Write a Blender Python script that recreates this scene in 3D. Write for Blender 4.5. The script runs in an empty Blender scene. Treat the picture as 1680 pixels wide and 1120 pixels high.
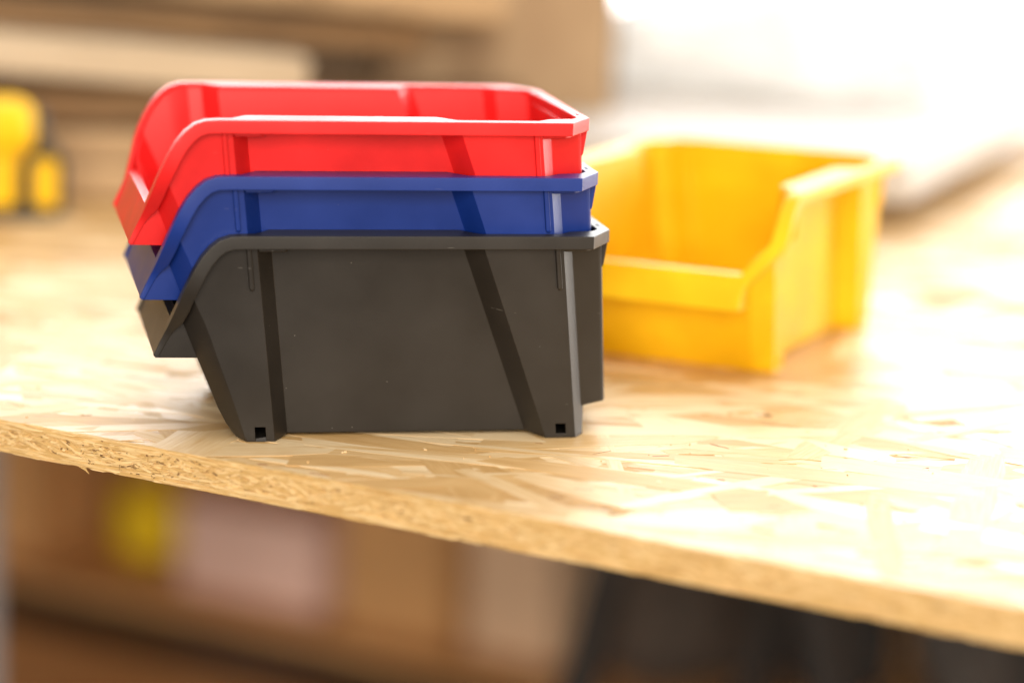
import bpy, bmesh, math, random
from mathutils import Vector, Matrix, noise

S = 0.00118            # one modelling unit (about a millimetre) in metres
random.seed(7)
sc = bpy.context.scene

# ------------------------------------------------------------------ camera
cam_d = bpy.data.cameras.new('camera')
cam = bpy.data.objects.new('camera', cam_d)
sc.collection.objects.link(cam)
RW = ((0.97994148, -0.19643051, 0.03361164),
      (-0.00618865, -0.19857481, -0.98006619),
      (0.19918933, 0.96019951, -0.19580733))      # right, down, forward
right, down, fwd = (Vector(r) for r in RW)
m = Matrix((right, -down, -fwd)).transposed().to_4x4()
m.translation = Vector((-190.85, -806.06, 195.93)) * S
cam.matrix_world = m
cam_d.lens = 100.0
cam_d.sensor_width = 36.0
cam_d.clip_start = 0.02
cam_d.clip_end = 60.0
cam_d.dof.use_dof = True
cam_d.dof.focus_distance = 838.0 * S
cam_d.dof.aperture_fstop = 3.15
sc.camera = cam

# ------------------------------------------------------------------ light
world = bpy.data.worlds.new('World')
sc.world = world
world.use_nodes = True
bg = world.node_tree.nodes['Background']
bg.inputs['Color'].default_value = (1.0, 0.93, 0.84, 1)
bg.inputs['Strength'].default_value = 0.48


def area(name, loc, target, sx, sy, power, col):
    l = bpy.data.lights.new(name, 'AREA')
    l.shape = 'RECTANGLE'
    l.size, l.size_y, l.energy, l.color = sx, sy, power, col
    o = bpy.data.objects.new(name, l)
    sc.collection.objects.link(o)
    o.location = loc
    o.rotation_euler = (Vector(target) - Vector(loc)).to_track_quat('-Z', 'Y').to_euler()
    return o


# daylight of the room behind the photographer, and the tall glazing behind the bench
area('front_room_light', (-1.0, -5.1, 1.45), (0, 0, 0), 3.0, 2.6, 360.0, (1.0, 0.915, 0.80))
area('glazing_daylight', (0.8, 2.2, 2.5), (0.1, 0.0, 0.0), 2.6, 1.6, 45.0, (1.0, 0.97, 0.93))
area('side_window_daylight', (3.2, 1.3, 0.5), (0.0, 0.1, 0.0), 1.8, 1.6, 160.0, (1.0, 0.97, 0.93))
area('overhead_fill', (-0.3, -0.9, 2.7), (-0.1, -0.1, 0.0), 1.8, 1.8, 48.0, (1.0, 0.94, 0.86))  # added soft overhead fill that brightens the board in front of the bins

sc.render.engine = 'CYCLES'
sc.cycles.use_denoising = True
sc.cycles.max_bounces = 10
sc.cycles.sample_clamp_indirect = 8.0
sc.view_settings.view_transform = 'Standard'
sc.view_settings.look = 'None'
sc.view_settings.exposure = -0.10
sc.view_settings.gamma = 1.0

# ------------------------------------------------------------------ helpers
COL = sc.collection


def link(o, parent=None):
    COL.objects.link(o)
    if parent is not None:
        o.parent = parent
    return o


def mesh_obj(name, verts, faces, mat, parent=None, smooth=False, scale=S):
    me = bpy.data.meshes.new(name)
    me.from_pydata([(v[0] * scale, v[1] * scale, v[2] * scale) for v in verts], [], faces)
    bm = bmesh.new()
    bm.from_mesh(me)
    bmesh.ops.recalc_face_normals(bm, faces=bm.faces)
    bm.to_mesh(me)
    bm.free()
    if smooth:
        me.polygons.foreach_set('use_smooth', [True] * len(me.polygons))
    me.materials.append(mat)
    return link(bpy.data.objects.new(name, me), parent)


def empty(name, loc, rz=0.0):
    o = bpy.data.objects.new(name, None)
    o.empty_display_size = 0.02
    o.location = Vector(loc) * S
    o.rotation_euler = (0, 0, rz)
    return link(o)


def tag(o, label, cat, group=None):
    o['label'] = label
    o['category'] = cat
    if group:
        o['group'] = group
    return o


def bevel(o, w, seg=2, ang=30):
    b = o.modifiers.new('bevel', 'BEVEL')
    b.width = w * S
    b.segments = seg
    b.limit_method = 'ANGLE'
    b.angle_limit = math.radians(ang)
    b.harden_normals = False
    wn = o.modifiers.new('weighted', 'WEIGHTED_NORMAL')
    wn.keep_sharp = True
    return o


def box_data(x0, x1, y0, y1, z0, z1):
    v = [(x, y, z) for z in (z0, z1) for y in (y0, y1) for x in (x0, x1)]
    f = [(0, 2, 3, 1), (4, 5, 7, 6), (0, 1, 5, 4), (2, 6, 7, 3), (0, 4, 6, 2), (1, 3, 7, 5)]
    return v, f


def box(name, x0, x1, y0, y1, z0, z1, mat, parent=None, bev=0.6):
    v, f = box_data(x0, x1, y0, y1, z0, z1)
    o = mesh_obj(name, v, f, mat, parent, smooth=bev > 0)
    if bev > 0:
        bevel(o, bev)
    return o


def lathe(name, prof, mat, parent=None, seg=32, loc=(0, 0, 0), axis='Z'):
    v, f = [], []
    for (r, h) in prof:
        for k in range(seg):
            a = 2 * math.pi * k / seg
            p = (r * math.cos(a), r * math.sin(a), h)
            if axis == 'X':
                p = (h, p[0], p[1])
            v.append((p[0] + loc[0], p[1] + loc[1], p[2] + loc[2]))
    n = len(prof)
    for i in range(n - 1):
        for k in range(seg):
            k2 = (k + 1) % seg
            f.append((i * seg + k, i * seg + k2, (i + 1) * seg + k2, (i + 1) * seg + k))
    f.append(tuple(range(seg)))
    f.append(tuple((n - 1) * seg + k for k in range(seg)))
    o = mesh_obj(name, v, f, mat, parent, smooth=True)
    wn = o.modifiers.new('edge', 'EDGE_SPLIT')
    wn.split_angle = math.radians(40)
    return o


# ------------------------------------------------------------------ materials
def new_mat(name):
    mt = bpy.data.materials.new(name)
    mt.use_nodes = True
    nt = mt.node_tree
    return mt, nt, nt.nodes['Principled BSDF'], nt.nodes['Material Output']


def N(nt, t, **kw):
    n = nt.nodes.new(t)
    for k, v in kw.items():
        if k in n.inputs:
            n.inputs[k].default_value = v
        else:
            setattr(n, k, v)
    return n


def ramp(nt, stops):
    r = nt.nodes.new('ShaderNodeValToRGB')
    e = r.color_ramp.elements
    while len(e) < len(stops):
        e.new(0.5)
    for el, (p, c) in zip(e, stops):
        el.position = p
        el.color = (c[0], c[1], c[2], 1)
    return r


def plastic(name, col, rough, translucent=0.0, specks=0.0):
    mt, nt, p, out = new_mat(name)
    tc = N(nt, 'ShaderNodeTexCoord')
    n1 = N(nt, 'ShaderNodeTexNoise', Scale=38.0, Detail=5.0)
    n2 = N(nt, 'ShaderNodeTexNoise', Scale=1500.0, Detail=2.0)
    nt.links.new(tc.outputs['Object'], n1.inputs['Vector'])
    nt.links.new(tc.outputs['Object'], n2.inputs['Vector'])
    c2 = [min(1, c * 1.12 + 0.004) for c in col]
    c1 = [c * 0.9 for c in col]
    rp = ramp(nt, [(0.35, c1), (0.7, c2)])
    nt.links.new(n1.outputs['Fac'], rp.inputs['Fac'])
    colout = rp.outputs['Color']
    if specks > 0:                       # fine pale dust and scuffs on the dark plastic
        v = N(nt, 'ShaderNodeTexVoronoi', Scale=420.0)
        nt.links.new(tc.outputs['Object'], v.inputs['Vector'])
        lt = N(nt, 'ShaderNodeMath', operation='LESS_THAN')
        lt.inputs[1].default_value = 0.055
        nt.links.new(v.outputs['Distance'], lt.inputs[0])
        sep = N(nt, 'ShaderNodeSeparateColor')
        nt.links.new(v.outputs['Color'], sep.inputs['Color'])
        gt = N(nt, 'ShaderNodeMath', operation='GREATER_THAN')
        gt.inputs[1].default_value = 0.93
        nt.links.new(sep.outputs['Red'], gt.inputs[0])
        mu = N(nt, 'ShaderNodeMath', operation='MULTIPLY')
        nt.links.new(lt.outputs[0], mu.inputs[0])
        nt.links.new(gt.outputs[0], mu.inputs[1])
        mp = N(nt, 'ShaderNodeMapping')
        mp.inputs['Scale'].default_value = (60, 60, 900)
        mp.inputs['Rotation'].default_value = (0, 0.25, 0)
        nt.links.new(tc.outputs['Object'], mp.inputs['Vector'])
        sn = N(nt, 'ShaderNodeTexNoise', Scale=1.6, Detail=2.0)
        nt.links.new(mp.outputs[0], sn.inputs['Vector'])
        sg = N(nt, 'ShaderNodeMath', operation='GREATER_THAN')
        sg.inputs[1].default_value = 0.775
        nt.links.new(sn.outputs['Fac'], sg.inputs[0])
        sm = N(nt, 'ShaderNodeMath', operation='MULTIPLY')
        sm.inputs[1].default_value = 0.35
        nt.links.new(sg.outputs[0], sm.inputs[0])
        mx = N(nt, 'ShaderNodeMath', operation='MAXIMUM')
        nt.links.new(mu.outputs[0], mx.inputs[0])
        nt.links.new(sm.outputs[0], mx.inputs[1])
        ms = N(nt, 'ShaderNodeMath', operation='MULTIPLY')
        ms.inputs[1].default_value = specks
        nt.links.new(mx.outputs[0], ms.inputs[0])
        mix = N(nt, 'ShaderNodeMix', data_type='RGBA')
        nt.links.new(ms.outputs[0], mix.inputs[0])
        nt.links.new(colout, mix.inputs[6])
        mix.inputs[7].default_value = (0.5, 0.47, 0.42, 1)
        colout = mix.outputs[2]
    nt.links.new(colout, p.inputs['Base Color'])
    p.inputs['Specular IOR Level'].default_value = 0.36
    rr = N(nt, 'ShaderNodeMapRange')
    rr.inputs['To Min'].default_value = rough - 0.06
    rr.inputs['To Max'].default_value = rough + 0.08
    nt.links.new(n1.outputs['Fac'], rr.inputs['Value'])
    nt.links.new(rr.outputs[0], p.inputs['Roughness'])
    b = N(nt, 'ShaderNodeBump', Strength=0.10, Distance=0.0002)
    nt.links.new(n2.outputs['Fac'], b.inputs['Height'])
    nt.links.new(b.outputs[0], p.inputs['Normal'])
    if translucent > 0:
        tr = N(nt, 'ShaderNodeBsdfTranslucent')
        nt.links.new(colout, tr.inputs['Color'])
        mixs = N(nt, 'ShaderNodeMixShader')
        mixs.inputs[0].default_value = translucent
        nt.links.new(p.outputs[0], mixs.inputs[1])
        nt.links.new(tr.outputs[0], mixs.inputs[2])
        nt.links.new(mixs.outputs[0], out.inputs['Surface'])
    return mt


def strand_mat(name, stops, rough=0.36, bump=0.35, spread=0.0):
    """Wood flakes: one tone per flake (island or object), grain along UV.x."""
    mt, nt, p, out = new_mat(name)
    g = N(nt, 'ShaderNodeNewGeometry')
    oi = N(nt, 'ShaderNodeObjectInfo')
    ad = N(nt, 'ShaderNodeMath', operation='ADD')
    nt.links.new(g.outputs['Random Per Island'], ad.inputs[0])
    nt.links.new(oi.outputs['Random'], ad.inputs[1])
    fr = N(nt, 'ShaderNodeMath', operation='FRACT')
    nt.links.new(ad.outputs[0], fr.inputs[0])
    uv = N(nt, 'ShaderNodeUVMap')
    mp = N(nt, 'ShaderNodeMapping')
    mp.inputs['Scale'].default_value = (22, 420, 1)
    nt.links.new(uv.outputs[0], mp.inputs['Vector'])
    n1 = N(nt, 'ShaderNodeTexNoise', Scale=2.0, Detail=6.0, Roughness=0.6, Distortion=0.4)
    nt.links.new(mp.outputs[0], n1.inputs['Vector'])
    mp2 = N(nt, 'ShaderNodeMapping')
    mp2.inputs['Scale'].default_value = (40, 90, 1)
    nt.links.new(uv.outputs[0], mp2.inputs['Vector'])
    n2 = N(nt, 'ShaderNodeTexNoise', Scale=1.3, Detail=3.0)
    nt.links.new(mp2.outputs[0], n2.inputs['Vector'])
    a1 = N(nt, 'ShaderNodeMath', operation='MULTIPLY_ADD')
    a1.inputs[1].default_value = 0.95
    nt.links.new(n1.outputs['Fac'], a1.inputs[0])
    a1.inputs[2].default_value = -0.49
    a2 = N(nt, 'ShaderNodeMath', operation='MULTIPLY_ADD')
    a2.inputs[1].default_value = 0.5
    nt.links.new(n2.outputs['Fac'], a2.inputs[0])
    nt.links.new(a1.outputs[0], a2.inputs[2])
    a3 = N(nt, 'ShaderNodeMath', operation='MULTIPLY_ADD')
    a3.inputs[1].default_value = 0.84
    nt.links.new(fr.outputs[0], a3.inputs[0])
    nt.links.new(a2.outputs[0], a3.inputs[2])
    rp = ramp(nt, stops)
    nt.links.new(a3.outputs[0], rp.inputs['Fac'])
    nt.links.new(rp.outputs['Color'], p.inputs['Base Color'])
    rr = N(nt, 'ShaderNodeMapRange')
    rr.inputs['To Min'].default_value = rough - 0.07
    rr.inputs['To Max'].default_value = rough + 0.13
    nt.links.new(n2.outputs['Fac'], rr.inputs['Value'])
    wv = N(nt, 'ShaderNodeMath', operation='MULTIPLY')      # some flakes are shinier than others
    wv.inputs[1].default_value = 7.31
    nt.links.new(fr.outputs[0], wv.inputs[0])
    wf = N(nt, 'ShaderNodeMath', operation='FRACT')
    nt.links.new(wv.outputs[0], wf.inputs[0])
    ws = N(nt, 'ShaderNodeMath', operation='MULTIPLY_ADD')
    nt.links.new(wf.outputs[0], ws.inputs[0])
    ws.inputs[1].default_value = spread
    nt.links.new(rr.outputs[0], ws.inputs[2])
    nt.links.new(ws.outputs[0], p.inputs['Roughness'])
    b = N(nt, 'ShaderNodeBump', Strength=bump, Distance=0.0005)
    nt.links.new(n1.outputs['Fac'], b.inputs['Height'])
    nt.links.new(b.outputs[0], p.inputs['Normal'])
    return mt


def wood(name, c_dark, c_light, scale=(3, 40, 40), rough=0.7):
    mt, nt, p, out = new_mat(name)
    tc = N(nt, 'ShaderNodeTexCoord')
    mp = N(nt, 'ShaderNodeMapping')
    mp.inputs['Scale'].default_value = scale
    nt.links.new(tc.outputs['Object'], mp.inputs['Vector'])
    n1 = N(nt, 'ShaderNodeTexNoise', Scale=2.5, Detail=6.0, Distortion=0.6)
    nt.links.new(mp.outputs[0], n1.inputs['Vector'])
    rp = ramp(nt, [(0.3, c_dark), (0.7, c_light)])
    nt.links.new(n1.outputs['Fac'], rp.inputs['Fac'])
    nt.links.new(rp.outputs['Color'], p.inputs['Base Color'])
    p.inputs['Roughness'].default_value = rough
    b = N(nt, 'ShaderNodeBump', Strength=0.4, Distance=0.001)
    nt.links.new(n1.outputs['Fac'], b.inputs['Height'])
    nt.links.new(b.outputs[0], p.inputs['Normal'])
    return mt


def plain(name, col, rough=0.6, var=0.12, scale=14.0):
    mt, nt, p, out = new_mat(name)
    tc = N(nt, 'ShaderNodeTexCoord')
    n1 = N(nt, 'ShaderNodeTexNoise', Scale=scale, Detail=4.0)
    nt.links.new(tc.outputs['Object'], n1.inputs['Vector'])
    rp = ramp(nt, [(0.3, [c * (1 - var) for c in col]), (0.7, [min(1, c * (1 + var)) for c in col])])
    nt.links.new(n1.outputs['Fac'], rp.inputs['Fac'])
    nt.links.new(rp.outputs['Color'], p.inputs['Base Color'])
    p.inputs['Roughness'].default_value = rough
    return mt


def glow(name, col, strength):
    mt, nt, p, out = new_mat(name)
    nt.nodes.remove(p)
    e = N(nt, 'ShaderNodeEmission', Strength=strength)
    e.inputs['Color'].default_value = (*col, 1)
    nt.links.new(e.outputs[0], out.inputs['Surface'])
    return mt


M_RED = plastic('red_plastic', (0.86, 0.018, 0.018), 0.37, 0.16, 0.22)
M_BLUE = plastic('blue_plastic', (0.006, 0.030, 0.21), 0.38, 0.0, 0.3)
M_BLACK = plastic('black_plastic', (0.021, 0.0172, 0.0138), 0.40, 0.0, 0.6)
M_YELLOW = plastic('yellow_plastic', (0.97, 0.575, 0.008), 0.38, 0.20, 0.12)
M_STRAND = strand_mat('wood_flake', [(0.0, (0.36, 0.18, 0.058)), (0.24, (0.53, 0.31, 0.11)),
                                     (0.55, (0.64, 0.41, 0.175)), (1.0, (0.79, 0.61, 0.37))], rough=0.30, spread=0.26)
M_EDGE = strand_mat('cut_edge_fibre', [(0.0, (0.20, 0.10, 0.03)), (0.12, (0.53, 0.32, 0.105)),
                                       (0.55, (0.64, 0.41, 0.155)), (0.95, (0.76, 0.54, 0.26))], rough=0.7)
M_BARK = plain('bark_fleck', (0.24, 0.10, 0.035), 0.7, 0.4, 200.0)
M_CORE = plain('board_core', (0.48, 0.29, 0.11), 0.75, 0.4, 260.0)
M_TAN = wood('tan_timber', (0.20, 0.115, 0.05), (0.52, 0.35, 0.19), (4, 22, 22))
M_PALE = wood('pale_timber', (0.42, 0.32, 0.21), (0.60, 0.48, 0.34))
M_BROWN = wood('brown_timber', (0.12, 0.062, 0.022), (0.32, 0.185, 0.08), (4, 22, 22))
M_DKBRN = wood('gap_shade_brown', (0.09, 0.055, 0.028), (0.24, 0.15, 0.08))  # shade of the timber gaps put into the brown
M_SHELF = wood('shelf_board', (0.55, 0.29, 0.11), (0.72, 0.42, 0.18))

# ------------------------------------------------------------------ the bench board
EX, EY = -171.4, 42.8                     # a point on the front edge of the board
DX, DY = 0.7417, -0.6707                  # along the edge, towards the viewer's right
NX, NY = 0.6707, 0.7417                   # into the board
RZ = math.atan2(DY, DX)
TH = 10.0                                 # board thickness
SKIN = 0.42                               # depth of the pressed flakes


def st(s, t):
    return (EX + DX * s + NX * t, EY + DY * s + NY * t)


board = empty('bench_board', (EX, EY, -TH), 0)
tag(board, 'pale oriented strand board bench top with rough cut front edge', 'bench top')


def rel(v):
    return (v[0] - EX, v[1] - EY, v[2] + TH)


S0, S1, T1 = -1500, 1100, 1250
pts = [st(S0, 0.1), st(S1, 0.1), st(S1, T1), st(S0, T1)]
v = [rel((p[0], p[1], z)) for z in (-TH, -SKIN) for p in pts]
mesh_obj('core', v, [(0, 1, 2, 3), (4, 5, 6, 7), (0, 1, 5, 4), (1, 2, 6, 5), (2, 3, 7, 6), (3, 0, 4, 7)], M_CORE, board)


def flake_poly(s, t, length, width, ang, rnd):
    """Outline of one flake in board (s, t) coordinates, ragged ends, plus its uv."""
    n = 5
    jit = min(4.0, length * 0.08)
    out = []
    for i in range(n + 1):
        x = -length / 2 + length * i / n
        w = width / 2 * (1 + rnd.uniform(-0.10, 0.10))
        if i in (0, n):
            w *= rnd.uniform(0.45, 0.9)
        out.append((x + (rnd.uniform(-jit, jit) if i in (0, n) else 0), -w))
    for i in range(n, -1, -1):
        x = -length / 2 + length * i / n
        w = width / 2 * (1 + rnd.uniform(-0.10, 0.10))
        if i in (0, n):
            w *= rnd.uniform(0.45, 0.9)
        out.append((x + (rnd.uniform(-jit, jit) if i in (0, n) else 0), w))
    ca, sa = math.cos(ang), math.sin(ang)
    return [(s + ca * x - sa * y, t + sa * x + ca * y, x, y) for x, y in out]


def clip(poly, tmin):
    res = []
    for i in range(len(poly)):
        a, b = poly[i], poly[(i + 1) % len(poly)]
        ia, ib = a[1] >= tmin, b[1] >= tmin
        if ia:
            res.append(a)
        if ia != ib:
            k = (tmin - a[1]) / (b[1] - a[1])
            res.append(tuple(a[j] + k * (b[j] - a[j]) for j in range(4)))
    return res


class Flakes:
    def __init__(self):
        self.v, self.f, self.uv = [], [], []

    def add(self, poly, ztop, tilt, uo, depth=0.35):
        n = len(poly)
        b = len(self.v)
        for (s, t, x, y) in poly:
            p = st(s, t)
            self.v.append(rel((p[0], p[1], min(-0.004, ztop + tilt[0] * x + tilt[1] * y))))
        for (s, t, x, y) in poly:
            p = st(s, t)
            self.v.append(rel((p[0], p[1], ztop - depth)))
        uvs = [((x + uo[0]) * S, (y + uo[1]) * S) for (_, _, x, y) in poly]
        self.f.append(tuple(range(b, b + n)))
        self.uv.append(uvs)
        for i in range(n):
            j = (i + 1) % n
            self.f.append((b + i, b + n + i, b + n + j, b + j))
            self.uv.append([uvs[i], uvs[i], uvs[j], uvs[j]])

    def build(self, name, mat, parent):
        me = bpy.data.meshes.new(name)
        me.from_pydata([tuple(c * S for c in q) for q in self.v], [], self.f)
        lay = me.uv_layers.new(name='UVMap')
        flat = [c for face in self.uv for q in face for c in q]
        lay.data.foreach_set('uv', flat)
        me.materials.append(mat)
        return link(bpy.data.objects.new(name, me), parent)


rnd = random.Random(21)


def flake_angle():
    if rnd.random() < 0.22:
        return rnd.uniform(0, math.pi)
    return rnd.gauss(0.35, 0.42)


def random_flake(s0, s1, t0, t1, rank):
    s, t = rnd.uniform(s0, s1), rnd.uniform(t0, t1)
    L, W = rnd.uniform(45, 115), rnd.choice((rnd.uniform(3, 9), rnd.uniform(6, 14), rnd.uniform(10, 24)))
    poly = clip(flake_poly(s, t, L, W, flake_angle(), rnd), rnd.uniform(0.0, 0.25))
    z = -0.32 + 0.31 * rank
    tilt = (rnd.uniform(-1, 1) * 0.0012, rnd.uniform(-1, 1) * 0.006)
    return (poly, z, tilt, (rnd.uniform(0, 9000), rnd.uniform(0, 9000)))


near_flakes = []
NN = 800
for i in range(NN):
    near_flakes.append(random_flake(-140, 440, -5, 300, i / NN))
far = Flakes()
NF = 3600
for i in range(NF):
    poly, z, tl, uo = random_flake(S0 + 40, S1 - 40, 0, T1 - 60, i / NF)
    if len(poly) < 3:
        continue
    ms = sum(q[0] for q in poly) / len(poly)
    mt_ = sum(q[1] for q in poly) / len(poly)
    if -130 < ms < 430 and mt_ < 290:
        z -= 0.16
    far.add(poly, z, tl, uo)
far.build('strand_layer', M_STRAND, board)['kind'] = 'stuff'
low = Flakes()
for k, (poly, z, tl, uo) in enumerate(near_flakes):
    if len(poly) < 3:
        continue
    if k < NN - 296:
        low.add(poly, z, tl, uo)
    else:
        one = Flakes()
        one.add(poly, z, tl, uo)
        one.build('strand', M_STRAND, board)
low.build('under_strands', M_STRAND, board)['kind'] = 'stuff'

# thin dark bark slivers and gaps between flakes, pressed into the surface
dark = Flakes()
for i in range(170):
    s, t = rnd.uniform(-130, 430), rnd.uniform(3, 290)
    L = rnd.choice((rnd.uniform(2, 6), rnd.uniform(5, 13)))
    W = rnd.uniform(0.08, 0.22) if L > 5 else rnd.uniform(0.2, 0.6)
    dark.add(clip(flake_poly(s, t, L, W, flake_angle(), rnd), 0.6) or [(s, 5, 0, 0), (s + 1, 5, 1, 0), (s, 6, 0, 1)],
             -0.004, (0, 0), (0, 0), 0.2)
dark.build('bark_slivers', M_BARK, board)['kind'] = 'stuff'

# sawdust and crumbs lying on the board
dust = Flakes()
for i in range(240):
    s, t = rnd.uniform(-120, 420), rnd.uniform(4, 290)
    q = st(s, t)
    if -122 < q[0] < 12 and 2 < q[1] < 98:
        continue
    L = rnd.uniform(0.3, 1.1) if i > 30 else rnd.uniform(1.2, 3.2)
    poly = flake_poly(s, t, L, L * rnd.uniform(0.25, 0.7), rnd.uniform(0, 3.1), random.Random(i))
    poly = [(s + (a - s) * 0.6 if L < 1.2 else a, b, c, d) for a, b, c, d in poly]
    n0 = len(dust.v)
    dust.add([p for k, p in enumerate(poly) if k % 2 == 0], -0.1, (0, 0), (rnd.uniform(0, 9000), 0), 0.05)
    hh = rnd.uniform(0.12, 0.45)
    for k in range(n0, n0 + 6):
        x, y, z = dust.v[k]
        dust.v[k] = (x, y, TH + hh)
dust_o = dust.build('sawdust', M_STRAND, None)
dust_o.location = Vector((EX, EY, -TH)) * S
dust_o['kind'] = 'stuff'
dust_o['label'] = 'fine pale sawdust and crumbs scattered over the board'
dust_o['category'] = 'sawdust'

# cut front edge: splintered layers of fibre
edge = Flakes()


def edge_sliver(s, z, L, h, d, ang, uo):
    b = len(edge.v)
    ct, cb = rnd.uniform(0, 0.35), rnd.uniform(0, 0.3)
    ca, sa = math.cos(ang), math.sin(ang)
    prof = [(-L / 2, -h * 0.15), (-L * 0.3, -h / 2), (L * 0.3, -h / 2), (L / 2, h * 0.1), (L * 0.25, h / 2), (-L * 0.3, h / 2)]
    zs = []
    for dd in (d, -1.2):
        for i, (x, y) in enumerate(prof):
            k = 0.55 if (dd > 0 and i in (0, 3)) else 1.0
            q = st(s + ca * x - sa * y, -dd * k)
            zz = z + sa * x + ca * y
            edge.v.append(rel((q[0], q[1], max(-TH - 0.25 + cb, min(-0.03 - ct, zz)))))
    uvs = [((x + uo) * S, (y + uo) * S) for x, y in prof]
    edge.f.append(tuple(range(b, b + 6)))
    edge.uv.append(uvs)
    for i in range(6):
        j = (i + 1) % 6
        edge.f.append((b + i, b + 6 + i, b + 6 + j, b + j))
        edge.uv.append([uvs[i], uvs[i], uvs[j], uvs[j]])


for i in range(7500):
    s = rnd.uniform(-90, 420)
    z = -rnd.uniform(0.1, TH)
    surf = min(-z, TH + z) / (TH / 2)            # 0 at the faces, 1 in the core
    if surf < 0.45:
        L, h, a = rnd.uniform(4, 20), rnd.uniform(0.25, 0.85), rnd.gauss(0, 0.022)
    else:
        L, h, a = rnd.choice((rnd.uniform(1.2, 4), rnd.uniform(3, 11))), rnd.uniform(0.25, 0.9), rnd.gauss(0, 0.26)
    edge_sliver(s, z, L, h, max(0.05 if z > -0.9 else -0.4, rnd.gauss(0.12, 0.22)), a, rnd.uniform(0, 5000))
edge.build('cut_edge', M_EDGE, board)['kind'] = 'stuff'
M_VOID = plain('void_shade', (0.22, 0.115, 0.04), 0.8, 0.5, 300.0)  # dark slivers stand for voids, their shade put into the colour
edge = Flakes()
for i in range(150):
    s = rnd.choice((rnd.gauss(34, 7), rnd.gauss(62, 14))) if i < 85 else rnd.uniform(-80, 400)
    z = -rnd.uniform(1.2, TH - 1.0)
    edge_sliver(s, z, rnd.choice((rnd.uniform(0.4, 1.1), rnd.uniform(1, 3))), rnd.uniform(0.12, 0.5), rnd.uniform(0.28, 0.42), rnd.gauss(0, 0.45), 0)
edge.build('edge_void_shade', M_VOID, board)['kind'] = 'stuff'
# one loose splinter hanging from the lower edge
sp = [(s_, -0.1 - 0.3 * k, z_) for k in (0, 1) for s_, z_ in ((30, -9.8), (33, -9.9), (34.4, -11.6), (33.3, -10.9))]
v = [rel((*st(a, b), c)) for a, b, c in sp]
mesh_obj('splinter', v, [(0, 1, 2, 3), (4, 5, 6, 7), (0, 1, 5, 4), (1, 2, 6, 5), (2, 3, 7, 6), (3, 0, 4, 7)], M_EDGE, board)


# ------------------------------------------------------------------ storage bins
def lerp_tab(tab, z):
    if z <= tab[0][0]:
        a, b = tab[0], tab[1]
    elif z >= tab[-1][0]:
        a, b = tab[-2], tab[-1]
    else:
        for a, b in zip(tab, tab[1:]):
            if a[0] <= z <= b[0]:
                break
    k = (z - a[0]) / (b[0] - a[0])
    return a[1] + k * (b[1] - a[1])


def pil(z):
    return 4.2 + 5.0 * (58 - z) / 58


U0 = -50.0          # the root Empty stands at u = U0, mid width, on the table


def L3(u, y, z):
    return (u - U0, y - 50.0, z)


def wall_columns():
    cols = []

    def lin(u58, u0):
        return lambda z: u0 + (u58 - u0) * z / 58.0

    fw = [(0, -102.9), (1.6, -104.3), (6.2, -107.4), (24.3, -115.0), (35.6, -119.6)]
    pl = [(0, -100.4), (0.7, -100.9), (7.4, -103.1), (17.9, -106.8), (22.3, -108.6), (33.9, -112.6), (43.3, -117.0), (47, -118.6)]
    fu = lambda z: lerp_tab(fw, z)
    pu = lambda z: lerp_tab(pl, z)
    # name, u(z), y(z), ztop
    cols.append(('front', fu, lambda z: 50.0, 24.3))
    cols.append(('front', fu, lambda z: 32.0, 24.3))
    cols.append(('front', fu, lambda z: pil(z) + 9.5, 24.3))
    cols.append(('a', fu, lambda z: pil(z) + 6.6, 38.6))
    cols.append(('mid', lambda z: fu(z) * 0.70 + pu(z) * 0.30, lambda z: pil(z) + 4.5, 42.0))
    cols.append(('mid', lambda z: fu(z) * 0.30 + pu(z) * 0.70, lambda z: pil(z) + 1.6, 44.8))
    cols.append(('pl', pu, pil, 46.6))
    tops = [(-116.3, 51.5), (-114.0, 55.5), (-111.3, 58.7), (-108.0, 60.7), (-104.5, 61.6)]
    bots = [-100.0, -99.7, -99.4, -99.1, -98.7]
    for (tu, tz), b in zip(tops, bots):
        cols.append(('pil', (lambda tu, tz, b: lambda z: b + (tu - b) * z / tz)(tu, tz, b), pil, tz))
    cols.append(('nL', lin(-103.2, -97.9), pil, 61.6))
    cols.append(('nR', lin(-100.6, -94.7), pil, 61.6))
    cols.append(('pr', lin(-98.9, -92.2), pil, 61.6))
    cen = lambda z: pil(z) + 7.5
    cols.append(('b1', lin(-94.1, -87.6), cen, 61.6))
    cols.append(('c', lin(-72.0, -66.0), cen, 61.6))
    cols.append(('b2l', lin(-37.0, -15.2), cen, 61.6))
    cols.append(('b2r', lin(-31.8, -10.4), pil, 61.6))
    cols.append(('n2L', lin(-13.4, -7.1), pil, 61.6))
    cols.append(('n2R', lin(-10.4, -4.0), pil, 61.6))
    cols.append(('p2r', lin(-8.1, -1.2), pil, 61.6))
    rec = lambda z: pil(z) + 5.0
    cols.append(('sr', lin(-4.5, 2.1), rec, 61.6))

    def rear(u58, du, y58, ylow):
        def uu(z):
            return 2.1 + 0.0 * z if z < 9 else u58 + 0.075 * (58 - z) + du

        def yy(z):
            return ylow if z < 9 else y58 + 0.085 * (58 - z)
        return uu, yy
    for u58, y58, ylow in ((4.2, 12.8, 14.7), (5.5, 13.8, 15.3), (6.1, 15.4, 16.5), (6.3, 18.0, 19.0), (6.3, 50.0, 50.0)):
        uu, yy = rear(u58, 0, y58, ylow)
        if y58 == 50:
            yy = lambda z: 50.0
        cols.append(('rear', uu, yy, 61.6))
    return cols


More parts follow.
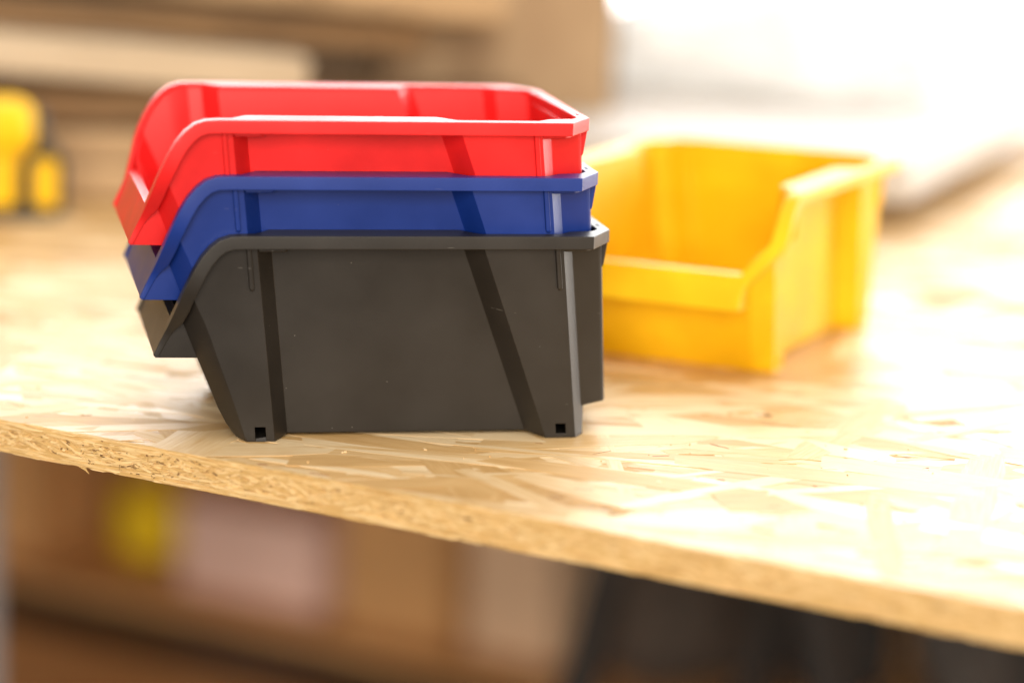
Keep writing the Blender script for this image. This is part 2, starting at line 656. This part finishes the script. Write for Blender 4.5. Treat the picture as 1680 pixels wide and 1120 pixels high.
def shell_data():
    cols = wall_columns()
    lowz = [0.0, 1.3, 4.4, 8.7, 9.4]
    NT = 7
    near = []
    for kind, uf, yf, zt in cols:
        zs = lowz + [9.4 + (zt - 9.4) * (k + 1) / NT for k in range(NT)]
        lift = 0.75 if kind in ('b1', 'c', 'b2l') else 0.0
        near.append((kind, [(uf(z), yf(z), max(z, lift)) for z in zs]))
    loop = near + [(k, [(u, 100 - y, z) for u, y, z in c]) for k, c in reversed(near[1:-1])]
    nr = len(lowz) + NT
    v = [L3(*q) for k, c in loop for q in c]
    f = []
    n = len(loop)
    for i in range(n):
        j = (i + 1) % n
        pair = {loop[i][0], loop[j][0]}
        for r in range(nr - 1):
            if pair == {'nL', 'nR'} and r in (0, 1):
                continue
            if pair == {'n2L', 'n2R'} and r == 1:
                continue
            f.append((i * nr + r, j * nr + r, j * nr + r + 1, i * nr + r + 1))
    f.append(tuple(i * nr for i in range(n)))
    return v, f


def rim_data():
    """Down-turned rim: from the lip corner up the slope, along the side and round the rear."""
    # (u, z, skirt depth, inner y)
    fi = pil(62) + 1.3
    side = [(-127.9, 25.2, 1.5, 13.0, 16.2), (-126.6, 28.2, 1.7, 13.0, 16.2), (-125.0, 31.6, 1.9, 12.8, 16.4), (-124.1, 33.8, 2.4, 11.6, 16.4),
            (-123.3, 36.5, 3.6, 9.0, 14.6), (-121.9, 41.1, 3.9, 5.0, 10.6), (-120.8, 45.0, 3.9, 2.0, 7.2), (-119.4, 48.6, 3.9, 0.5, fi), (-117.6, 52.6, 3.9, 0, fi),
            (-115.4, 56.4, 3.9, 0, fi), (-112.9, 59.4, 3.9, 0, fi), (-110.2, 61.5, 3.9, 0, fi), (-107.0, 62.6, 3.9, 0, fi),
            (-103.4, 62.8, 3.9, 0, fi), (-99.4, 62.8, 3.9, 0, fi), (-94.6, 62.8, 3.9, 0, fi + 7.5), (-66.0, 62.8, 3.9, 0, fi + 7.5),
            (-38.4, 62.8, 3.9, 0, fi + 7.5), (-33.4, 62.8, 3.9, 0, fi), (-9.0, 62.8, 3.9, 0, fi), (-5.2, 62.8, 3.9, 0, fi + 4.4)]
    rings = []
    for i, (u, z, d, yo, yi) in enumerate(side):
        a = side[max(0, i - 1)]
        b = side[min(len(side) - 1, i + 1)]
        tu, tz = b[0] - a[0], b[1] - a[1]
        l = math.hypot(tu, tz)
        nu, nz = tz / l, -tu / l                 # towards the inside of the wall
        P = lambda y, k: (u + nu * k, y, z + nz * k)
        tk = 1.3 if d > 2 else 1.0
        rings.append([P(yo, 0), P(yo, d), P(yo + 1.2, d), P(yo + 1.2, tk), P(yi, tk), P(yi, 0),
                      P(yo + (yi - yo) * 0.68, 0), P(yo + (yi - yo) * 0.34, 0)])
    Z = 62.8

    def rear_ring(o, mitre, inner):
        k = (o[0] + mitre[0] * 1.2, o[1] + mitre[1] * 1.2)
        t = lambda w: (o[0] + (inner[0] - o[0]) * w, o[1] + (inner[1] - o[1]) * w, Z)
        return [(o[0], o[1], Z), (o[0], o[1], Z - 3.9), (k[0], k[1], Z - 3.9), (k[0], k[1], Z - 1.3),
                (inner[0], inner[1], Z - 1.3), (inner[0], inner[1], Z), t(0.66), t(0.45)]
    rings.append(rear_ring((0.0, 0.0), (-0.575, 1.0), (2.2, 11.2)))
    rings.append(rear_ring((8.0, 14.0), (-1.0, 0.26), (4.3, 14.6)))
    h0 = len(rings)
    rings.append(rear_ring((8.0, 20.0), (-1.0, 0.0), (4.4, 20.0)))
    rings.append(rear_ring((8.0, 23.5), (-1.0, 0.0), (4.4, 23.5)))
    near = rings
    far_r = [[(u, 100 - y, z) for u, y, z in r] for r in reversed(near)]
    allr = near + far_r
    v = [L3(*q) for r in allr for q in r]
    f = []
    nh = len(allr)
    holes = {(h0, 7), (h0, 6), (nh - 2 - h0, 6)}
    for i in range(nh - 1):
        for k in range(8):
            k2 = (k + 1) % 8
            if k == 6 and i in (h0, nh - 2 - h0):
                continue
            f.append((i * 8 + k, i * 8 + k2, (i + 1) * 8 + k2, (i + 1) * 8 + k))
    f.append(tuple(range(8)))
    f.append(tuple((nh - 1) * 8 + k for k in range(8)))
    return v, f


def lip_data():
    A = (-127.4, 24.6)
    B = (-122.9, 36.2)
    v = [L3(A[0], 13.4, A[1]), L3(A[0], 86.6, A[1]), L3(B[0], 13.4, B[1]), L3(B[0], 86.6, B[1]),
         L3(-114.6, 14.2, 24.3), L3(-114.6, 85.8, 24.3), L3(-119.6, 13.2, 36.5), L3(-119.6, 86.8, 36.5), L3(-120.2, 13.4, 36.4), L3(-120.2, 86.6, 36.4)]
    f = [(0, 1, 3, 2), (0, 4, 5, 1), (0, 2, 8, 6), (0, 6, 4), (1, 7, 9, 3), (1, 5, 7), (2, 3, 9, 8)]
    return v, f


def make_bin(mat):
    root = empty('storage_bin', (0, 0, 0))
    v, f = shell_data()
    shell = mesh_obj('shell', v, f, mat, root, smooth=True)
    so = shell.modifiers.new('solid', 'SOLIDIFY')
    so.thickness = 1.25 * S
    so.offset = -1
    so.use_even_offset = True
    so.thickness_clamp = 2
    bevel(shell, 0.55, 3, 24)
    v, f = rim_data()
    rim = mesh_obj('rim', v, f, mat, root, smooth=True)
    bevel(rim, 0.28, 2, 28)
    v, f = lip_data()
    lip = mesh_obj('front_lip', v, f, mat, root, smooth=True)
    so = lip.modifiers.new('solid', 'SOLIDIFY')
    so.thickness = 1.25 * S
    so.offset = -1
    bevel(lip, 0.3, 2, 24)
    # hanging lip under the rear rim, tapering downwards
    prof = [(7.75, 59.2), (4.6, 59.2), (5.3, 52.0), (5.7, 51.3), (6.4, 51.3), (6.75, 52.0)]
    v = [L3(u, y, z) for y in (14.6, 85.4) for u, z in prof]
    f = [tuple(range(6)), tuple(range(6, 12))] + [(i, (i + 1) % 6, 6 + (i + 1) % 6, 6 + i) for i in range(6)]
    bevel(mesh_obj('hanging_lip', v, f, mat, root, smooth=True), 0.25)
    for far_side in (0, 1):
        fl = (lambda y: 100 - y) if far_side else (lambda y: y)
        for ut, ub in ((-102.4, -101.0), (-11.0, -9.4)):          # small stops below the rim
            v = []
            for z, uc in ((60.8, ut), (46.8, ub), (45.9, ub + 0.1)):
                w = 0.75 if z > 46 else 0.45
                yo = pil(z) - (1.25 if z > 46 else 0.7)
                for du, y in ((-w, yo), (w, yo), (w, pil(z) + 0.4), (-w, pil(z) + 0.4)):
                    v.append(L3(uc + du + 0.7, fl(y), z))
            f = [(0, 1, 2, 3), (8, 9, 10, 11)]
            for k in (0, 4):
                f += [(k + i, k + (i + 1) % 4, k + 4 + (i + 1) % 4, k + 4 + i) for i in range(4)]
            bevel(mesh_obj('rib', v, f, mat, root, smooth=True), 0.3)
        # gussets that brace the flange over the recesses
        for prof, zz in (([(-98.6, 4.2), (-90.4, 4.6), (-89.6, 6.0), (-90.0, 12.2), (-94.0, 12.2)], 57.4),
                         ([(-8.0, 4.4), (-0.9, 5.4), (0.9, 7.0), (2.6, 10.6), (-4.2, 10.0)], 57.5)):
            n = len(prof)
            v = [L3(u, fl(y), z) for z in (61.7, zz) for u, y in prof]
            f = [tuple(range(n)), tuple(range(n, 2 * n))] + [(i, (i + 1) % n, n + (i + 1) % n, n + i) for i in range(n)]
            bevel(mesh_obj('gusset', v, f, mat, root, smooth=True), 0.4)
    return root


def copy_bin(src, mat):
    r = src.copy()
    link(r)
    for ch in list(src.children):
        c = ch.copy()
        c.data = ch.data
        link(c, r)
        c.material_slots[0].link = 'OBJECT'
        c.material_slots[0].material = mat
    return r


BX, BY = U0, 50.0
black = make_bin(M_BLACK)
black.location = Vector((BX, BY, 0.02)) * S
tag(black, 'black plastic storage bin standing on the board, bottom of the stack', 'storage bin', 'open fronted storage bins')
blue = copy_bin(black, M_BLUE)
blue.location = Vector((BX - 4.2, BY, 17.3)) * S
tag(blue, 'blue plastic storage bin nested between the red and black ones', 'storage bin', 'open fronted storage bins')
red = copy_bin(black, M_RED)
red.location = Vector((BX - 7.6, BY, 33.5)) * S
tag(red, 'red plastic storage bin nested on top of the stack', 'storage bin', 'open fronted storage bins')
yellow = copy_bin(black, M_YELLOW)
YA = math.radians(53.5)
ux, uy = math.cos(YA), math.sin(YA)
tx, ty = 114.8, 204.1        # where the rim corner (u = 0, mid width) stands
yellow.location = Vector((tx + ux * U0, ty + uy * U0, 0.02)) * S
yellow.rotation_euler = (0, 0, YA)
tag(yellow, 'empty yellow plastic storage bin standing alone behind the stack', 'storage bin', 'open fronted storage bins')


# ------------------------------------------------------------------ timber behind the bins
def plank(x0, x1, y0, y1, z0, z1, rz, mat, label, ry=0.0):
    cx, cy = (x0 + x1) / 2, (y0 + y1) / 2
    o = empty('timber_plank', (cx, cy, z0), math.radians(rz))
    o.rotation_euler = (0, math.radians(ry), math.radians(rz))
    r2 = random.Random(int(x1 * 7 + z0 * 13))
    hx, hy, h = (x1 - x0) / 2, (y1 - y0) / 2, z1 - z0
    v, f = [], []
    n = 14
    for i in range(n + 1):
        x = -hx + 2 * hx * i / n
        for (y, z) in ((-hy, 0), (hy, 0), (hy, h), (-hy, h)):
            v.append((x, y + r2.uniform(-0.7, 0.7), z + (r2.uniform(-0.7, 0.7) if z else 0)))
    for i in range(n):
        for k in range(4):
            f.append((i * 4 + k, i * 4 + (k + 1) % 4, i * 4 + 4 + (k + 1) % 4, i * 4 + 4 + k))
    f += [(0, 1, 2, 3), (n * 4, n * 4 + 1, n * 4 + 2, n * 4 + 3)]
    b = mesh_obj('board', v, f, mat, o, smooth=True)
    bevel(b, 1.2)
    return tag(o, label, 'timber', 'timber stacked at the back of the bench')


plank(-420, 112, 480, 562, 0.0, 15, 1.0, M_TAN, 'lowest tan plank of the timber stack, lying on the board')
plank(-440, 64, 488, 560, 16, 30, -1.5, M_TAN, 'second tan plank up in the timber stack, behind the yellow tool')
plank(-410, 92, 505, 560, 31, 46, 1.2, M_BROWN, 'darker brown plank in the middle of the timber stack')
plank(-430, -22, 484, 523, 61, 79, 2.2, M_PALE, 'pale weathered plank sticking forward from the timber stack', 4.2)
plank(-440, 40, 525, 558, 76, 88, 3.5, M_BROWN, 'dark brown strip standing for the shaded gap above the pale plank', 3.0)  # stands in for the dark gap between planks, shade as brown colour
plank(-430, 74, 500, 560, 98, 118, 3.0, M_TAN, 'topmost tan plank of the timber stack', 4.4)
sheet = empty('light_block_sheet', (-150, 640, 0), math.radians(1))
tag(sheet, 'dark sheet added behind the timber stack to block window light', 'backing sheet')
bevel(mesh_obj('sheet', *box_data(-330, 310, -5, 5, 0, 150), M_DKBRN, sheet, True), 0.8)  # sheet added to block window glare; dark tone stands for shade in gaps
blk = empty('timber_block', (84, 602, 0.0), math.radians(-2))
bevel(mesh_obj('block', *box_data(-56, 58, -30, 28, 0, 122), wood('block_wood', (0.25, 0.15, 0.075), (0.40, 0.27, 0.15), (18, 18, 4)), blk), 1.5)
tag(blk, 'upright brown timber block at the right end of the timber stack', 'timber block')

# ------------------------------------------------------------------ yellow power tool
M_TOOLY = plastic('tool_yellow', (0.86, 0.50, 0.004), 0.45)
M_TOOLK = plastic('tool_black', (0.035, 0.033, 0.03), 0.55)
tool = empty('cordless_drill', (-167, 432, 0.0), math.radians(6))
tool.scale = (0.92, 0.92, 0.92)
tag(tool, 'yellow and black cordless power tool at the left edge', 'power tool')
lathe('motor_housing', [(0.5, -70), (11, -69), (15, -60), (16, -30), (16, 12), (13, 18), (11, 20)], M_TOOLY, tool, 28, (0, 0, 41), 'X')
lathe('gearbox_collar', [(10, 20.2), (10.8, 21), (10.8, 24), (9, 26)], M_TOOLK, tool, 28, (0, 0, 41), 'X')
bevel(mesh_obj('grip', [(-42, -12, 4.9), (12, -12, 4.9), (12, 12, 4.9), (-42, 12, 4.9), (-38, -12, 38), (13, -12, 38), (13, 12, 38), (-38, 12, 38)],
               [(0, 1, 2, 3), (4, 5, 6, 7), (0, 1, 5, 4), (1, 2, 6, 5), (2, 3, 7, 6), (3, 0, 4, 7)], M_TOOLY, tool, True), 4, 3)
box('battery_latch', 13.2, 19, -11, 11, 2, 35, M_TOOLK, tool, 1.5)
box('latch_cap', 19.2, 32, -10, 10, 29, 34, M_TOOLK, tool, 1.5)
box('battery', 19.3, 31, -13, 13, 5, 28.5, M_TOOLY, tool, 3)
box('battery_bumper', 31.2, 34.5, -12, 12, 3, 29, M_TOOLK, tool, 1.2)
box('battery_foot', -52, 30, -15, 15, 0, 4.7, M_TOOLK, tool, 2)
box('rubber_band', -30, -22, -16.6, 16.6, 24, 57.6, M_TOOLK, tool, 3)

# ------------------------------------------------------------------ pale things at the back right
M_WHITE = plain('white_board', (0.52, 0.475, 0.43), 0.6, 0.04, 10)
slab = empty('grey_panel', (277, 534, 0), math.radians(58))
tag(slab, 'thick pale grey panel lying on battens behind the yellow bin', 'panel')
bevel(mesh_obj('sheet', *box_data(-140, 260, -40, 330, 13, 31), M_WHITE, slab, True), 1.5)
for yy in (-8, 130, 290):
    bevel(mesh_obj('batten', *box_data(-112, 250, yy, yy + 28, 0, 12.8), M_BROWN, slab, True), 0.8)

M_BAG = plastic('white_film', (0.88, 0.88, 0.87), 0.30, 0.5)
bm = bmesh.new()
bmesh.ops.create_icosphere(bm, subdivisions=5, radius=1.0)
for vv in bm.verts:
    p = vv.co.copy()
    flat = max(0.0, -p.z)
    d = noise.noise(p * 1.7) * 0.16 + abs(noise.noise(p * 4.0 + Vector((3, 1, 7)))) * 0.13 + noise.noise(p * 9.0) * 0.03
    q = p * (1 + d)
    q.z = max(q.z, -0.62)
    vv.co = Vector((q.x * 100, q.y * 62, (q.z + 0.62) * 34)) * S
me = bpy.data.meshes.new('plastic_bag')
bm.to_mesh(me)
bm.free()
me.polygons.foreach_set('use_smooth', [True] * len(me.polygons))
me.materials.append(M_BAG)
bag = link(bpy.data.objects.new('plastic_bag', me))
bag.location = Vector((262, 690, 31.5)) * S
bag.rotation_euler = (0, 0, math.radians(-8))
tag(bag, 'crumpled white plastic bag on the pale grey panel at the back', 'plastic bag')

# ------------------------------------------------------------------ glazed door behind the bench
M_FRAME = plain('white_paint', (0.80, 0.79, 0.77), 0.4, 0.03, 8)
M_PANE = glow('daylight_glass', (1.0, 0.99, 0.98), 8.0)
gw = empty('window_wall', (900, 2500, -640), math.radians(-14))
tag(gw, 'overexposed bright window band over a low white wall at the back right', 'window')
for x0 in (-1980, -1300, -620, 60, 740):
    box('pane', x0, x0 + 600, -2, 2, 540, 2500, M_PANE, gw, 0)
for x0 in (-2040, -1360, -680, 0, 680, 1360):
    box('stile', x0, x0 + 58, -25, 25, 502, 2580, M_FRAME, gw, 2)
box('top_rail', -1980, 1358, -24, 24, 2502, 2578, M_FRAME, gw, 2)
box('bottom_rail', -1980, 1358, -24, 24, 502, 538, M_FRAME, gw, 2)
box('low_wall', -2040, 1418, -60, 60, 0, 500, M_FRAME, gw, 2)

# ------------------------------------------------------------------ below the bench
floor = mesh_obj('floor', [(-4000, -3500, -640), (5000, -3500, -640), (5000, 5000, -640), (-4000, 5000, -640)], [(0, 1, 2, 3)],
                 plain('floor_concrete', (0.13, 0.10, 0.08), 0.7, 0.15, 2.0))
floor['kind'] = 'structure'
M_DARK = plain('dark_cloth', (0.035, 0.032, 0.03), 0.8, 0.3, 30)
shelf = empty('lower_shelf', (*st(0, 0), -436), RZ)
tag(shelf, 'brown wooden shelf under the bench with a back panel', 'shelf')
box('shelf_board', -1900, 1000, 985, 1246, 0, 15, M_SHELF, shelf, 1)
box('shelf_board', -1900, 1000, 260, 880, 0, 15, M_SHELF, shelf, 1)
box('shelf_shade_board', -1900, 1000, 881, 984, -8, 8, plain('shelf_shade_brown', (0.07, 0.04, 0.02), 0.6, 0.2, 8), shelf, 1)  # added for the shaded band below the boxes, shade put into its colour
box('back_panel', -1900, 1000, 1180, 1200, 15.5, 425, M_SHELF, shelf, 1)


def on_shelf(name, x, y, label, cat):
    o = empty(name, (x, y, -420.5), RZ)
    return tag(o, label, cat)


M_CARD = plain('cardboard', (0.66, 0.37, 0.15), 0.8, 0.08, 20)
M_CARD2 = plain('pale_cardboard', (0.78, 0.55, 0.36), 0.8, 0.08, 20)
M_PINK = plain('pink_card', (0.90, 0.63, 0.54), 0.7, 0.06, 20)
M_CANY = plastic('can_yellow', (0.95, 0.66, 0.01), 0.4)
M_GREY = plain('grey_cloth', (0.13, 0.12, 0.11), 0.85, 0.3, 30)


def carton(x, y, w, d, h, mat, label, name='carton'):
    o = on_shelf(name, x, y, label, 'box')
    box('carton_body', -w / 2, w / 2, -d / 2, d / 2, 0, h, mat, o, 1.5)
    box('lid_flap', -w / 2 - 1, w / 2 + 1, -d / 2 - 1, 1 - 1.5, h + 0.3, h + 2.5, mat, o, 0.5)
    box('lid_flap', -w / 2 - 1, w / 2 + 1, 1.5, d / 2 + 1, h + 0.3, h + 2.5, mat, o, 0.5)
    return o


carton(-150, 1470, 170, 90, 105, M_CARD, 'brown cardboard box on the shelf at the far left')
can = on_shelf('paint_tin', -20, 1400, 'yellow round tin on the shelf beside the pink box', 'tin')
lathe('tin_body', [(25, 0), (29, 0.6), (31, 20), (29, 46), (26, 48)], M_CANY, can)
lathe('tin_lid', [(23, 48.2), (25, 48.4), (25, 52), (22, 52.6)], M_CANY, can)
carton(62, 1275, 128, 70, 66, M_PINK, 'long pink box on the shelf beside the yellow tin', 'pink_box')
carton(160, 1180, 92, 80, 130, M_CARD, 'tall brown cardboard box on the shelf right of the pink one')
carton(232, 1118, 70, 70, 115, M_CARD2, 'pale tan cardboard box on the shelf next to the dark sacks')


def sack(x, y, w, d, h, mat, label, seed):
    b2 = bmesh.new()
    bmesh.ops.create_icosphere(b2, subdivisions=4, radius=1.0)
    for q in b2.verts:
        p = q.co.copy()
        k = 1 + noise.noise(p * 1.5 + Vector((seed, 0, 0))) * 0.25 + abs(noise.noise(p * 3.5 + Vector((0, seed, 0)))) * 0.2
        z = max(p.z * k, -0.7) + 0.7
        q.co = Vector((p.x * k * w / 2, p.y * k * d / 2, z / 1.7 * h)) * S
    me2 = bpy.data.meshes.new('sack')
    b2.to_mesh(me2)
    b2.free()
    me2.polygons.foreach_set('use_smooth', [True] * len(me2.polygons))
    me2.materials.append(mat)
    o = link(bpy.data.objects.new('sack', me2))
    o.location = Vector((x, y, -420.5)) * S
    return tag(o, label, 'sack', 'sacks on the lower shelf')


M_TAUPE = plain('brown_grey_cloth', (0.10, 0.078, 0.062), 0.85, 0.3, 30)
sack(322, 1060, 112, 110, 135, M_TAUPE, 'brown grey cloth sack on the shelf beside the pale box', 1.0)
sack(425, 1015, 80, 100, 150, M_DARK, 'black cloth sack on the shelf between two greyish ones', 5.0)
sack(530, 965, 120, 110, 150, M_GREY, 'grey cloth sack on the shelf at the far right', 9.0)

# dark trestle carrying the board on the right, pale post on the left
tr = empty('trestle', (*st(-95, 690), -420.5), RZ)
tag(tr, 'dark folding trestle holding up the board in front of the cloth sacks', 'trestle')
box('beam', -30, 30, -60, 330, 385, 410, M_DARK, tr, 2)
for sx in (-1, 1):
    for yy in (0, 270):
        v = []
        for z, xo in ((0, 110 * sx), (385, 15 * sx)):
            v += [(xo - 9, yy - 10, z), (xo + 9, yy - 10, z), (xo + 9, yy + 10, z), (xo - 9, yy + 10, z)]
        bevel(mesh_obj('leg', v, [(0, 1, 2, 3), (4, 5, 6, 7), (0, 1, 5, 4), (1, 2, 6, 5), (2, 3, 7, 6), (3, 0, 4, 7)], M_DARK, tr, True), 1.5)
post = empty('bench_post', (-181, 674, -640), RZ)
tag(post, 'pale grey metal post under the left end of the board', 'bench leg')
box('tube', -18, 18, -18, 18, 6, 629.5, plain('grey_paint', (0.5, 0.5, 0.52), 0.4, 0.05, 10), post, 3)
box('foot_plate', -34, 34, -34, 34, 0, 5.8, M_DARK, post, 1)
